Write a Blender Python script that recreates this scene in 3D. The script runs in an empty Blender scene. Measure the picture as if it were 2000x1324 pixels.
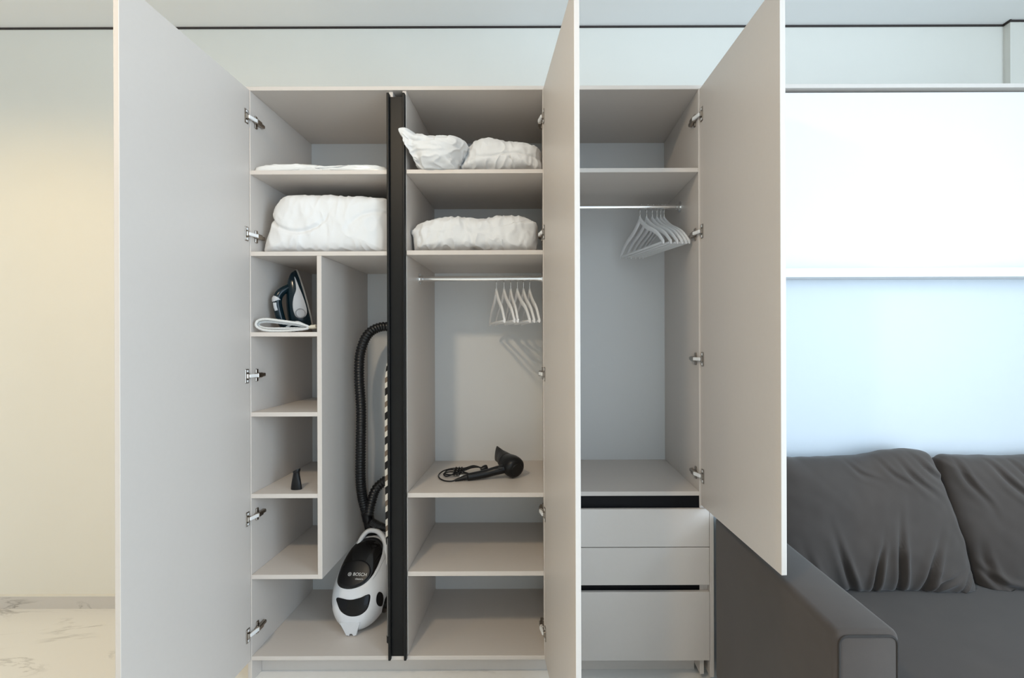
import bpy, bmesh, math, random
from mathutils import Vector, Matrix, noise
random.seed(7)
scene = bpy.context.scene
COL = scene.collection
PI = math.pi

# ------------------------------------------------------------------ camera
F, CX, CY, D0, ZC = 920.0, 1052.0, 667.0, 2.10, 1.515   # focal px, optical axis px, distance to wardrobe front, eye height
cam_d = bpy.data.cameras.new('camera'); cam = bpy.data.objects.new('camera', cam_d); COL.objects.link(cam)
cam_d.sensor_width = 36.0; cam_d.lens = F / 2000 * 36
cam_d.shift_x = -(CX - 1000) / 2000; cam_d.shift_y = (CY - 662) / 2000
cam_d.clip_start = 0.02
cam.matrix_world = Matrix.Translation((0, -D0, ZC)) @ Matrix.Rotation(PI / 2, 4, 'X') @ Matrix.Rotation(-0.0032, 4, 'Z')
scene.camera = cam

# ------------------------------------------------------------------ world, lights, exposure
w = bpy.data.worlds.new('world'); scene.world = w; w.use_nodes = True
w.node_tree.nodes['Background'].inputs[0].default_value = (0.72, 0.85, 1.0, 1)
w.node_tree.nodes['Background'].inputs[1].default_value = 1.0
scene.view_settings.view_transform = 'Standard'; scene.view_settings.look = 'None'
scene.view_settings.gamma = 1.0; scene.view_settings.use_curve_mapping = False
scene.view_settings.exposure = -0.22

def area_light(name, loc, target, size, size_y, power, color, shape='RECTANGLE'):
    l = bpy.data.lights.new(name, 'AREA'); l.shape = shape; l.size = size; l.size_y = size_y
    l.energy = power; l.color = color
    o = bpy.data.objects.new(name, l); COL.objects.link(o); o.location = loc
    o.rotation_euler = (Vector(target) - Vector(loc)).to_track_quat('-Z', 'Y').to_euler()
    return o
def spot_light(name, loc, target, power, color, angle, blend, radius):
    l = bpy.data.lights.new(name, 'SPOT'); l.energy = power; l.color = color
    l.spot_size = math.radians(angle); l.spot_blend = blend; l.shadow_soft_size = radius
    o = bpy.data.objects.new(name, l); COL.objects.link(o); o.location = loc
    o.rotation_euler = (Vector(target) - Vector(loc)).to_track_quat('-Z', 'Y').to_euler()
    return o
COOL = (0.65, 0.825, 1.0); WARM = (1.0, 0.80, 0.56); HALL = (1.0, 0.72, 0.34)
area_light('window_daylight', (3.28, -3.0, 1.85), (0, -3.0, 1.85), 2.9, 2.5, 192, COOL)          # daylight in the side window
area_light('rear_window_daylight', (1.4, -4.9, 1.75), (1.4, 0, 1.75), 2.4, 2.1, 22, COOL)         # daylight in the window behind the camera
spot_light('hall_downlight', (-2.9, -0.75, 3.29), (-2.9, -0.75, 0), 47, HALL, 152, 0.55, 0.04)
spot_light('room_downlight', (-1.05, -2.2, 3.29), (-0.85, -1.2, 0), 140, WARM, 150, 0.5, 0.10)
spot_light('hall_downlight', (-2.9, -2.4, 3.29), (-2.8, -2.2, 0), 38, HALL, 150, 0.6, 0.05)

# ------------------------------------------------------------------ materials
def new_mat(name):
    m = bpy.data.materials.new(name); m.use_nodes = True
    nt = m.node_tree; b = nt.nodes['Principled BSDF']
    return m, nt, b
def mat(name, col, rough=0.5, metal=0.0, var=0.0, scale=20.0, bump=0.0, bscale=200.0, coat=0.0, sheen=0.0, spec=0.5, stretch=None):
    m, nt, b = new_mat(name)
    b.inputs['Base Color'].default_value = (*col, 1); b.inputs['Roughness'].default_value = rough
    b.inputs['Metallic'].default_value = metal; b.inputs['Coat Weight'].default_value = coat
    b.inputs['Sheen Weight'].default_value = sheen; b.inputs['Specular IOR Level'].default_value = spec
    tc = nt.nodes.new('ShaderNodeTexCoord')
    src = tc.outputs['Object']
    if stretch:
        mp = nt.nodes.new('ShaderNodeMapping'); mp.inputs['Scale'].default_value = stretch
        nt.links.new(src, mp.inputs[0]); src = mp.outputs[0]
    n = nt.nodes.new('ShaderNodeTexNoise'); n.inputs['Scale'].default_value = scale; n.inputs['Detail'].default_value = 4
    nt.links.new(src, n.inputs['Vector'])
    r = nt.nodes.new('ShaderNodeMapRange'); r.inputs['To Min'].default_value = 1 - var; r.inputs['To Max'].default_value = 1 + var
    nt.links.new(n.outputs[0], r.inputs[0])
    mx = nt.nodes.new('ShaderNodeVectorMath'); mx.operation = 'SCALE'; mx.inputs[0].default_value = col
    nt.links.new(r.outputs[0], mx.inputs['Scale']); nt.links.new(mx.outputs[0], b.inputs['Base Color'])
    if bump:
        n2 = nt.nodes.new('ShaderNodeTexNoise'); n2.inputs['Scale'].default_value = bscale; n2.inputs['Detail'].default_value = 3
        nt.links.new(src, n2.inputs['Vector'])
        bp = nt.nodes.new('ShaderNodeBump'); bp.inputs['Strength'].default_value = bump; bp.inputs['Distance'].default_value = 0.002
        nt.links.new(n2.outputs[0], bp.inputs['Height']); nt.links.new(bp.outputs[0], b.inputs['Normal'])
    return m
def marble(name, base, vein, scale, rough):
    m, nt, b = new_mat(name); b.inputs['Roughness'].default_value = rough
    tc = nt.nodes.new('ShaderNodeTexCoord'); mp = nt.nodes.new('ShaderNodeMapping')
    mp.inputs['Rotation'].default_value = (0, 0, 0.45); mp.inputs['Scale'].default_value = (0.7, 2.0, 2.0)
    nt.links.new(tc.outputs['Object'], mp.inputs[0])
    n = nt.nodes.new('ShaderNodeTexNoise'); n.inputs['Scale'].default_value = scale; n.inputs['Detail'].default_value = 9
    n.inputs['Roughness'].default_value = 0.62; n.inputs['Distortion'].default_value = 0.9
    nt.links.new(mp.outputs[0], n.inputs['Vector'])
    a = nt.nodes.new('ShaderNodeMath'); a.operation = 'SUBTRACT'; a.inputs[1].default_value = 0.5; nt.links.new(n.outputs[0], a.inputs[0])
    ab = nt.nodes.new('ShaderNodeMath'); ab.operation = 'ABSOLUTE'; nt.links.new(a.outputs[0], ab.inputs[0])
    rp = nt.nodes.new('ShaderNodeValToRGB'); nt.links.new(ab.outputs[0], rp.inputs[0])
    rp.color_ramp.elements[0].position = 0.0; rp.color_ramp.elements[0].color = (1, 1, 1, 1)
    rp.color_ramp.elements[1].position = 0.022; rp.color_ramp.elements[1].color = (0, 0, 0, 1)
    n2 = nt.nodes.new('ShaderNodeTexNoise'); n2.inputs['Scale'].default_value = scale * 1.3; nt.links.new(mp.outputs[0], n2.inputs['Vector'])
    r2 = nt.nodes.new('ShaderNodeMapRange'); r2.inputs['From Min'].default_value = 0.48; r2.inputs['From Max'].default_value = 0.68
    nt.links.new(n2.outputs[0], r2.inputs[0])
    mu = nt.nodes.new('ShaderNodeMath'); mu.operation = 'MULTIPLY'; nt.links.new(rp.outputs[0], mu.inputs[0]); nt.links.new(r2.outputs[0], mu.inputs[1])
    mix = nt.nodes.new('ShaderNodeMix'); mix.data_type = 'RGBA'
    mix.inputs['A'].default_value = (*base, 1); mix.inputs['B'].default_value = (*vein, 1)
    nt.links.new(mu.outputs[0], mix.inputs['Factor']); nt.links.new(mix.outputs['Result'], b.inputs['Base Color'])
    return m
def stripes(name):
    m, nt, b = new_mat(name); b.inputs['Roughness'].default_value = 0.9
    tc = nt.nodes.new('ShaderNodeTexCoord'); sp = nt.nodes.new('ShaderNodeSeparateXYZ'); nt.links.new(tc.outputs['Object'], sp.inputs[0])
    # diagonal stripes: z + 0.7*y + 0.7*x
    m1 = nt.nodes.new('ShaderNodeMath'); m1.operation = 'MULTIPLY_ADD'; m1.inputs[1].default_value = 0.7
    nt.links.new(sp.outputs['Y'], m1.inputs[0]); nt.links.new(sp.outputs['Z'], m1.inputs[2])
    m2 = nt.nodes.new('ShaderNodeMath'); m2.operation = 'MULTIPLY_ADD'; m2.inputs[1].default_value = -0.8
    nt.links.new(sp.outputs['X'], m2.inputs[0]); nt.links.new(m1.outputs[0], m2.inputs[2])
    dv = nt.nodes.new('ShaderNodeMath'); dv.operation = 'MULTIPLY'; dv.inputs[1].default_value = 1 / 0.115; nt.links.new(m2.outputs[0], dv.inputs[0])
    fr = nt.nodes.new('ShaderNodeMath'); fr.operation = 'FRACT'; nt.links.new(dv.outputs[0], fr.inputs[0])
    rp = nt.nodes.new('ShaderNodeValToRGB'); rp.color_ramp.interpolation = 'CONSTANT'; nt.links.new(fr.outputs[0], rp.inputs[0])
    e = rp.color_ramp.elements
    e[0].position = 0; e[0].color = (0.012, 0.011, 0.011, 1); e[1].position = 0.30; e[1].color = (0.78, 0.74, 0.66, 1)
    for p, c in ((0.52, (0.20, 0.15, 0.11, 1)), (0.74, (0.78, 0.74, 0.66, 1))):
        k = e.new(p); k.color = c
    nt.links.new(rp.outputs[0], b.inputs['Base Color'])
    return m

M = {
 'lam':   mat('greige_laminate', (0.63, 0.575, 0.525), 0.42, var=0.015, scale=60, bump=0.05, bscale=900),
 'backp': mat('pale_back_board', (0.70, 0.70, 0.69), 0.5, var=0.01),
 'wall':  mat('cream_wall_paint', (0.84, 0.82, 0.755), 0.75, var=0.012, scale=6, bump=0.06, bscale=350),
 'ceil':  mat('ceiling_paint', (0.90, 0.90, 0.885), 0.8, var=0.01, scale=5),
 'panel': mat('pale_blue_grey_panel', (0.60, 0.645, 0.685), 0.45, var=0.008, scale=30),
 'white': mat('white_laminate', (0.76, 0.755, 0.755), 0.4, var=0.008, scale=30),
 'gap':   mat('dark_shadow_gap', (0.035, 0.027, 0.024), 0.7, var=0.05),
 'floor': marble('white_marble_floor', (0.86, 0.845, 0.81), (0.36, 0.34, 0.32), 1.5, 0.16),
 'base':  marble('marble_skirting', (0.66, 0.63, 0.60), (0.22, 0.20, 0.18), 3.0, 0.3),
 'cap':   mat('cream_cap_trim', (0.82, 0.79, 0.72), 0.4),
 'black': mat('black_anodised', (0.008, 0.008, 0.008), 0.42, var=0.05, scale=80, spec=0.22),
 'hollow':mat('black_profile', (0.004, 0.004, 0.005), 0.5, spec=0.15),
 'chrome':mat('chrome', (0.82, 0.82, 0.82), 0.12, metal=1.0),
 'hinge': mat('hinge_steel', (0.34, 0.30, 0.26), 0.28, metal=1.0, var=0.2, scale=150),
 'hwhite':mat('hinge_bright', (0.86, 0.86, 0.85), 0.3),
 'cotton':mat('white_cotton', (0.77, 0.77, 0.765), 0.85, var=0.01, bump=0.12, bscale=260, sheen=0.1),
 'plast': mat('clear_film_over_white', (0.82, 0.82, 0.80), 0.22, var=0.01, coat=0.6, bump=0.3, bscale=40),
 'velvet':mat('taupe_velvet', (0.068, 0.056, 0.049), 0.8, var=0.12, scale=9, bump=0.10, bscale=500, sheen=0.18, spec=0.15),
 'piping':mat('dark_piping', (0.04, 0.036, 0.034), 0.8, spec=0.2),
 'hang':  mat('white_painted_wood', (0.80, 0.80, 0.80), 0.42, var=0.01),
 'vwhite':mat('vacuum_white_plastic', (0.74, 0.75, 0.77), 0.28, var=0.01),
 'vblack':mat('gloss_black_plastic', (0.005, 0.005, 0.006), 0.14, var=0.05, spec=0.25),
 'vsmoke':mat('smoked_canister', (0.008, 0.0075, 0.0075), 0.09, spec=0.35),
 'vgrey': mat('grey_plastic', (0.32, 0.33, 0.35), 0.35),
 'hose':  mat('black_hose', (0.014, 0.0145, 0.016), 0.34, spec=0.4),
 'matblk':mat('matt_black_plastic', (0.007, 0.007, 0.008), 0.35, var=0.05, spec=0.3),
 'softblk':mat('grey_black_plastic', (0.02, 0.019, 0.0185), 0.45, var=0.05, spec=0.4),
 'print': mat('white_print', (0.75, 0.75, 0.75), 0.5),
 'teal':  mat('dark_teal_gloss', (0.003, 0.012, 0.018), 0.16, spec=0.3, var=0.1),
 'silver':mat('silver_plastic', (0.50, 0.51, 0.53), 0.3, var=0.02),
 'sole':  mat('brushed_sole', (0.50, 0.49, 0.47), 0.3, metal=0.8),
 'cord':  mat('woven_white_cord', (0.66, 0.66, 0.64), 0.85, var=0.22, scale=420, bump=0.4, bscale=700),
 'cream': mat('cream_plastic', (0.70, 0.66, 0.55), 0.4),
 'leg':   mat('grey_painted_tube', (0.17, 0.165, 0.16), 0.4),
 'stripe':stripes('striped_cover'),
}

# ------------------------------------------------------------------ helpers
def X(px, Y): return (px - CX) * (D0 + Y) / F
def Z(py, Y): return ZC - (py - CY) * (D0 + Y) / F
def root_loc(o):
    v = Vector((0, 0, 0))
    while o is not None: v += o.location; o = o.parent
    return v
def thing(name, label, cat, loc=(0, 0, 0), group=None, kind=None):
    o = bpy.data.objects.new(name, None); COL.objects.link(o); o.location = loc; o.empty_display_size = 0.05
    return tag(o, label, cat, group, kind)
def tag(o, label=None, cat=None, group=None, kind=None):
    if label: o['label'] = label
    if cat: o['category'] = cat
    if group: o['group'] = group
    if kind: o['kind'] = kind
    return o
def obj(name, bm, mats, parent=None, smooth=False, local=False, at=None):
    """link a bmesh as one object; unless local, its vertices are in world space and get moved into the parent's frame"""
    me = bpy.data.meshes.new(name)
    o = bpy.data.objects.new(name, me); COL.objects.link(o)
    off = Vector((0, 0, 0))
    if parent is not None:
        o.parent = parent
        if not local: off = root_loc(parent)
    if at is not None:
        o.location = Vector(at) - off; off = Vector(at)
    if not local: bmesh.ops.translate(bm, verts=bm.verts, vec=-off)
    bmesh.ops.recalc_face_normals(bm, faces=bm.faces)
    bm.to_mesh(me); bm.free()
    for m in (mats if isinstance(mats, (list, tuple)) else [mats]): me.materials.append(M[m])
    if smooth:
        for p in me.polygons: p.use_smooth = True
        if smooth != 'all':
            me.set_sharp_from_angle(angle=math.radians(40))
    return o
def add_box(bm, x0, x1, y0, y1, z0, z1, bev=0.0, seg=1, mi=0, mtx=None):
    vs = [bm.verts.new((x, y, z)) for x in (x0, x1) for y in (y0, y1) for z in (z0, z1)]
    q = [(0, 1, 3, 2), (4, 6, 7, 5), (0, 4, 5, 1), (2, 3, 7, 6), (0, 2, 6, 4), (1, 5, 7, 3)]
    fs = [bm.faces.new([vs[i] for i in f]) for f in q]
    for f in fs: f.material_index = mi
    geo = vs
    if bev:
        es = list({e for f in fs for e in f.edges})
        r = bmesh.ops.bevel(bm, geom=es, offset=bev, segments=seg, profile=0.5, affect='EDGES', material=mi)
        geo = list({v for f in r['faces'] for v in f.verts} | {v for v in vs if v.is_valid})
    if mtx is not None: bmesh.ops.transform(bm, matrix=mtx, verts=geo)
    return geo
def box(name, x0, x1, y0, y1, z0, z1, m, parent=None, bev=0.0012, seg=1, at=None):
    bm = bmesh.new(); add_box(bm, x0, x1, y0, y1, z0, z1, bev, seg)
    return obj(name, bm, m, parent, at=at)
def struct(name, x0, x1, y0, y1, z0, z1, m, bev=0.0):
    return tag(box(name, x0, x1, y0, y1, z0, z1, m, None, bev), kind='structure')
def cat_rom(pts, n, closed=False):
    pts = [Vector(p) for p in pts]; N = len(pts); out = []
    segs = N if closed else N - 1
    dense = []
    for i in range(segs):
        if closed: p0, p1, p2, p3 = pts[(i - 1) % N], pts[i], pts[(i + 1) % N], pts[(i + 2) % N]
        else: p0, p1, p2, p3 = pts[max(i - 1, 0)], pts[i], pts[i + 1], pts[min(i + 2, N - 1)]
        for k in range(24):
            t = k / 24
            dense.append(0.5 * ((2 * p1) + (p2 - p0) * t + (2 * p0 - 5 * p1 + 4 * p2 - p3) * t * t + (3 * p1 - p0 - 3 * p2 + p3) * t ** 3))
    dense.append(pts[0].copy() if closed else pts[-1].copy())
    L = [0]
    for a, b in zip(dense, dense[1:]): L.append(L[-1] + (b - a).length)
    tot = L[-1]; j = 0
    cnt = n if closed else n - 1
    for i in range(n):
        s = tot * i / cnt
        while j < len(L) - 2 and L[j + 1] < s: j += 1
        d = L[j + 1] - L[j]
        out.append(dense[j].lerp(dense[j + 1], (s - L[j]) / d if d > 1e-12 else 0))
    return out
def add_tube(bm, pts, rad, seg=10, cap=True, mi=0):
    """sweep a circle along pts; rad is a number or a function of the index"""
    pts = [Vector(p) for p in pts]; n = len(pts); rings = []
    t0 = (pts[1] - pts[0]).normalized()
    u = t0.orthogonal().normalized()
    for i, p in enumerate(pts):
        t = (pts[min(i + 1, n - 1)] - pts[max(i - 1, 0)]).normalized()
        u = (u - t * u.dot(t)).normalized(); v = t.cross(u)
        r = rad(i) if callable(rad) else rad
        rings.append([bm.verts.new(p + (u * math.cos(a) + v * math.sin(a)) * r) for a in (2 * PI * k / seg for k in range(seg))])
    for a, b in zip(rings, rings[1:]):
        for k in range(seg):
            f = bm.faces.new((a[k], a[(k + 1) % seg], b[(k + 1) % seg], b[k])); f.material_index = mi
    if cap:
        for r in (rings[0], rings[-1]): bm.faces.new(r).material_index = mi
def add_loft(bm, sections, mi=0, cap=True):
    rings = [[bm.verts.new(p) for p in s] for s in sections]; n = len(rings[0])
    for a, b in zip(rings, rings[1:]):
        for k in range(n):
            bm.faces.new((a[k], a[(k + 1) % n], b[(k + 1) % n], b[k])).material_index = mi
    if cap:
        for r in (rings[0], rings[-1]): bm.faces.new(r).material_index = mi
def add_prism(bm, outline, ext, mi=0):
    """outline: list of 3d points (planar), extruded by vector ext"""
    a = [bm.verts.new(p) for p in outline]; b = [bm.verts.new(Vector(p) + Vector(ext)) for p in outline]; n = len(a)
    for k in range(n): bm.faces.new((a[k], a[(k + 1) % n], b[(k + 1) % n], b[k])).material_index = mi
    bm.faces.new(a).material_index = mi; bm.faces.new(b).material_index = mi
def inflate(outline, yc, hd, p=3.0, n=150, rings=30, centre=None, disp=None, shear=0.0, floor=None):
    """a stuffed solid whose front view is the outline (x, z) and whose depth is 2*hd; disp moves each vertex"""
    o = cat_rom([(a, 0, b) for a, b in outline], n, True)
    c = Vector((sum(v.x for v in o) / n, 0, sum(v.z for v in o) / n)) if centre is None else Vector((centre[0], 0, centre[1]))
    R = sum((v - c).length for v in o) / n
    prof = []
    for i in range(801):
        a = PI / 2 * i / 800; prof.append((max(math.cos(a), 0) ** (2 / p), math.sin(a) ** (2 / p)))
    L = [0]
    for q, r in zip(prof, prof[1:]): L.append(L[-1] + math.hypot((r[0] - q[0]) * R, (r[1] - q[1]) * hd))
    st = []; j = 0
    for i in range(rings):
        s = L[-1] * i / rings
        while L[j + 1] < s: j += 1
        f_ = (s - L[j]) / max(L[j + 1] - L[j], 1e-9)
        st.append((prof[j][0] + (prof[j + 1][0] - prof[j][0]) * f_, prof[j][1] + (prof[j + 1][1] - prof[j][1]) * f_))
    bm = bmesh.new(); loops = []
    for s, t in [(s, -t) for s, t in reversed(st)] + st[1:]:
        loops.append([bm.verts.new((c.x + (v.x - c.x) * s, yc + t * hd, c.z + (v.z - c.z) * s)) for v in o])
    for a, b in zip(loops, loops[1:]):
        for k in range(n): bm.faces.new((a[k], a[(k + 1) % n], b[(k + 1) % n], b[k]))
    for r, y in ((loops[0], yc - hd), (loops[-1], yc + hd)):
        v = bm.verts.new((c.x, y, c.z))
        for k in range(n): bm.faces.new((r[k], r[(k + 1) % n], v))
    bmesh.ops.recalc_face_normals(bm, faces=bm.faces); bm.normal_update()
    if disp:
        mv = [(v, disp(v.co.copy(), v.normal.copy())) for v in bm.verts]
        for v, d in mv: v.co += d
    if shear:
        z0 = min(v.co.z for v in bm.verts)
        for v in bm.verts: v.co.y += (v.co.z - z0) * shear
    if floor is not None:
        for v in bm.verts: v.co.z = max(v.co.z, floor)
    return bm
def wrinkle(amp, freq, stretch=(1, 1, 1), seed=0.0, big=0.0):
    def f(co, no):
        q = Vector((co.x * stretch[0], co.y * stretch[1], co.z * stretch[2])) * freq + Vector((seed, seed * 1.7, seed * 0.3))
        a = noise.noise(q); r = 1 - abs(noise.noise(q * 1.9 + Vector((3, 7, 1)))) * 2
        b = noise.noise(q * 0.35 + Vector((9, 2, 5)))
        return no * (amp * (0.7 * a + 0.6 * (r ** 2 if r > 0 else 0) - 0.2) + big * b)
    return f
def pxo(pts, Y): return [(X(a, Y), Z(b, Y)) for a, b in pts]

# ------------------------------------------------------------------ the room
YW, ZCEIL = 0.60, 3.322
struct('floor', -4.6, 3.6, -5.2, 0.75, -0.06, 0.0, 'floor')
struct('ceiling', -4.6, 3.6, -5.2, 0.75, ZCEIL, ZCEIL + 0.1, 'ceil')
struct('wall_back', -4.6, 3.6, YW, YW + 0.15, 0.0, ZCEIL, 'wall')
struct('wall_left', -4.75, -4.6, -5.2, YW, 0.0, ZCEIL, 'wall')
def wall_opening(name, horizontal, pos, th, a0, a1, o0, o1, z0, z1):
    bm = bmesh.new()
    def b(p0, p1, q0, q1):
        if horizontal: add_box(bm, p0, p1, pos - th, pos, q0, q1)
        else: add_box(bm, pos, pos + th, p0, p1, q0, q1)
    b(a0, o0, 0, ZCEIL); b(o1, a1, 0, ZCEIL); b(o0, o1, 0, z0); b(o0, o1, z1, ZCEIL)
    return tag(obj(name, bm, 'wall'), kind='structure')
wall_opening('wall_right', False, 3.32, 0.15, -5.2, YW, -4.45, -1.55, 0.6, 3.1)
wall_opening('wall_front', True, -4.95, 0.15, -4.6, 3.32, 0.2, 2.6, 0.7, 2.8)
def window(name, horizontal, pos, o0, o1, z0, z1):
    root = thing(name, None, None, kind='structure')
    bm = bmesh.new()
    def b(p0, p1, q0, q1):
        if horizontal: add_box(bm, p0, p1, pos - 0.06, pos, q0, q1)
        else: add_box(bm, pos, pos + 0.06, p0, p1, q0, q1)
    t = 0.06
    b(o0, o0 + t, z0, z1); b(o1 - t, o1, z0, z1); b(o0 + t, o1 - t, z0, z0 + t); b(o0 + t, o1 - t, z1 - t, z1)
    mid = (o0 + o1) / 2; b(mid - t / 2, mid + t / 2, z0 + t, z1 - t)
    obj('window_frame', bm, 'white', root)
window('window_1', False, 3.36, -4.45, -1.55, 0.6, 3.1)
window('window_2', True, -4.99, 0.2, 2.6, 0.7, 2.8)
# pilaster beside the wall unit, skirting, shadow gap under the ceiling
struct('wall_pilaster', 2.67, 3.32, 0.561, YW, 0.0, ZCEIL, 'wall')
sk = struct('baseboard_back', -4.6, -1.32, 0.586, YW, 0.0, 0.070, 'base')
box('cap_strip', -4.6, -1.32, 0.584, YW, 0.070, 0.076, 'cap', sk, 0)
g = bmesh.new()
add_box(g, -4.6, 2.662, YW - 0.004, YW, ZCEIL - 0.011, ZCEIL)
add_box(g, 2.662, 2.670, 0.553, YW, ZCEIL - 0.011, ZCEIL)
add_box(g, 2.670, 3.32, 0.557, 0.561, ZCEIL - 0.011, ZCEIL)
tag(obj('trim_1', g, 'gap'), kind='structure')

# ------------------------------------------------------------------ wardrobe
XL, XR = -1.283, 0.7145                # inner faces of the outer sides
PA, PB = -0.668, -0.588                # the pair of side panels behind the black channel
MA, MB = 0.020, 0.056                  # partition between middle and right column
T = 0.018; ZT0, ZT1 = 2.638, 2.656; ZB0, ZB1 = 0.097, 0.115; YB = 0.575
wd = thing('wardrobe', 'tall greige built-in wardrobe with three open doors, shelves and drawers', 'wardrobe', (-0.27, 0.29, 0))
def wbox(name, x0, x1, y0, y1, z0, z1, m='lam', parent=None, bev=0.0012): return box(name, x0, x1, y0, y1, z0, z1, m, parent or wd, bev)
wbox('top_panel', XL - T, 0.771, 0, YB + 0.01, ZT0, ZT1)
wbox('side_panel', XL - T, XL, 0, YB, 0.0, ZT0)
wbox('side_panel', XR, XR + T, 0, YB, 0.03, ZT0)
wbox('cover_panel', 0.753, 0.771, -0.02, YB, 0.03, 0.782)
wbox('cover_panel', 0.753, 0.771, 0.004, YB, 0.782, ZT0)
wbox('filler_strip', XR + T, 0.753, 0.004, 0.05, ZB0, ZT0)
wbox('partition', PA, PA + T, 0.012, YB, ZB1, ZT0)
wbox('partition', PB - T, PB, 0.006, YB, ZB1, ZT0)
wbox('partition', MA, MB, 0, YB, ZB1, ZT0)
wbox('bottom_panel', XL, XR, 0, YB, ZB0, ZB1)
wbox('plinth', XL, XR, 0.075, 0.091, 0.0, ZB0)
for a, b in ((XL, PA), (PB, MA), (MB, XR)): wbox('back_panel', a, b, YB - 0.006, YB, ZB1, ZT0, 'backp', bev=0)
def shelf(x0, x1, ytop, ybot, y0=0.0):
    wbox('shelf', x0, x1, y0, YB - 0.006, Z(ybot, 0), Z(ytop, 0))
    return Z(ytop, 0)
S = {}
S['l1'] = shelf(XL, PA, 331, 339); S['l2'] = shelf(XL, PA, 489.5, 498)
S['m1'] = shelf(PB, MA, 330, 338); S['m2'] = shelf(PB, MA, 488, 497)
S['m3'] = shelf(PB, MA, 962, 971); S['m4'] = shelf(PB, MA, 1115.5, 1124.5)
S['r1'] = shelf(MB, XR, 328.5, 337); S['r2'] = shelf(MB, XR, 960.5, 969)
XD0, XD1 = X(619, 0), X(628, 0)
wbox('divider', XD0, XD1, 0, YB - 0.006, Z(1129.5, 0), Z(498, 0))
for k, (a, b) in enumerate(((647, 655.5), (803.5, 812), (963, 971.5), (1121, 1129.5))):
    S['s%d' % (k + 1)] = shelf(XL, XD0, a, b)
# black handle channel between left and middle door
zc0, zc1 = Z(1282, 0), Z(183, 0)
bm = bmesh.new()
xa, xb = X(758, 0), X(793.5, 0)
add_box(bm, xa, xa + 0.0115, -0.016, 0.010, zc0 - 0.008, zc1, 0.003, 2)
add_box(bm, xb - 0.0115, xb, -0.016, 0.006, zc0 - 0.008, zc1, 0.003, 2)
add_box(bm, xa + 0.002, xb - 0.002, 0.0005, 0.0055, zc0, zc1 - 0.012, 0)
obj('handle_channel', bm, 'black', wd)
# drawers
def drawer(y0, y1, gaptop):
    zt, zb = Z(y0, -0.02), Z(y1, -0.02)
    d = wbox('drawer', MB - 0.016, 0.7515, -0.020, -0.002, zb, zt)
    bm = bmesh.new()
    zz = zt - 0.03
    add_box(bm, MB + 0.014, XR - 0.014, -0.002, 0.012, zb + 0.012, zz); add_box(bm, MB + 0.014, MB + 0.028, 0.012, 0.5, zb + 0.012, zz)
    add_box(bm, XR - 0.028, XR - 0.014, 0.012, 0.5, zb + 0.012, zz); add_box(bm, MB + 0.028, XR - 0.028, 0.486, 0.5, zb + 0.012, zz)
    add_box(bm, MB + 0.028, XR - 0.028, 0.012, 0.486, zb + 0.012, zb + 0.022)
    obj('drawer_box', bm, 'lam', d)
drawer(995, 1069, 0); drawer(1070.5, 1143.5, 0); drawer(1157, 1291, 0)
bm = bmesh.new(); add_box(bm, MB, XR, 0.004, 0.010, Z(1003, 0), Z(969.5, 0)); add_box(bm, MB, XR, -0.001, 0.004, Z(1003, 0), Z(997, 0))
obj('handle_channel', bm, 'hollow', wd)
bm = bmesh.new(); add_box(bm, MB, X(1373, 0), 0.004, 0.010, Z(1164, 0), Z(1138, 0)); obj('handle_channel', bm, 'hollow', wd)
# hanging rods
def rod(x0, x1, y, z, ends):
    bm = bmesh.new(); add_tube(bm, [(x0, y, z), ((x0 + x1) / 2, y, z), (x1, y, z)], 0.0125, 20)
    r = obj('hanging_rod', bm, 'chrome', wd, True)
    for x, s in ends:
        bm = bmesh.new(); add_tube(bm, [(x, y, z), (x + s * 0.004, y, z), (x + s * 0.004, y, z), (x + s * 0.02, y, z)], lambda i: 0.027 if i < 2 else 0.0155, 20)
        obj('rod_bracket', bm, 'chrome', r, True)
RMY, RMZ = 0.226, Z(544, 0.226)
RRY, RRZ = 0.265, Z(405, 0.265)
rod(PB, MA, RMY, RMZ, ((PB, 1), (MA, -1)))
rod(MB, XR, RRY, RRZ, ((MB, 1), (XR, -1)))
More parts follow.
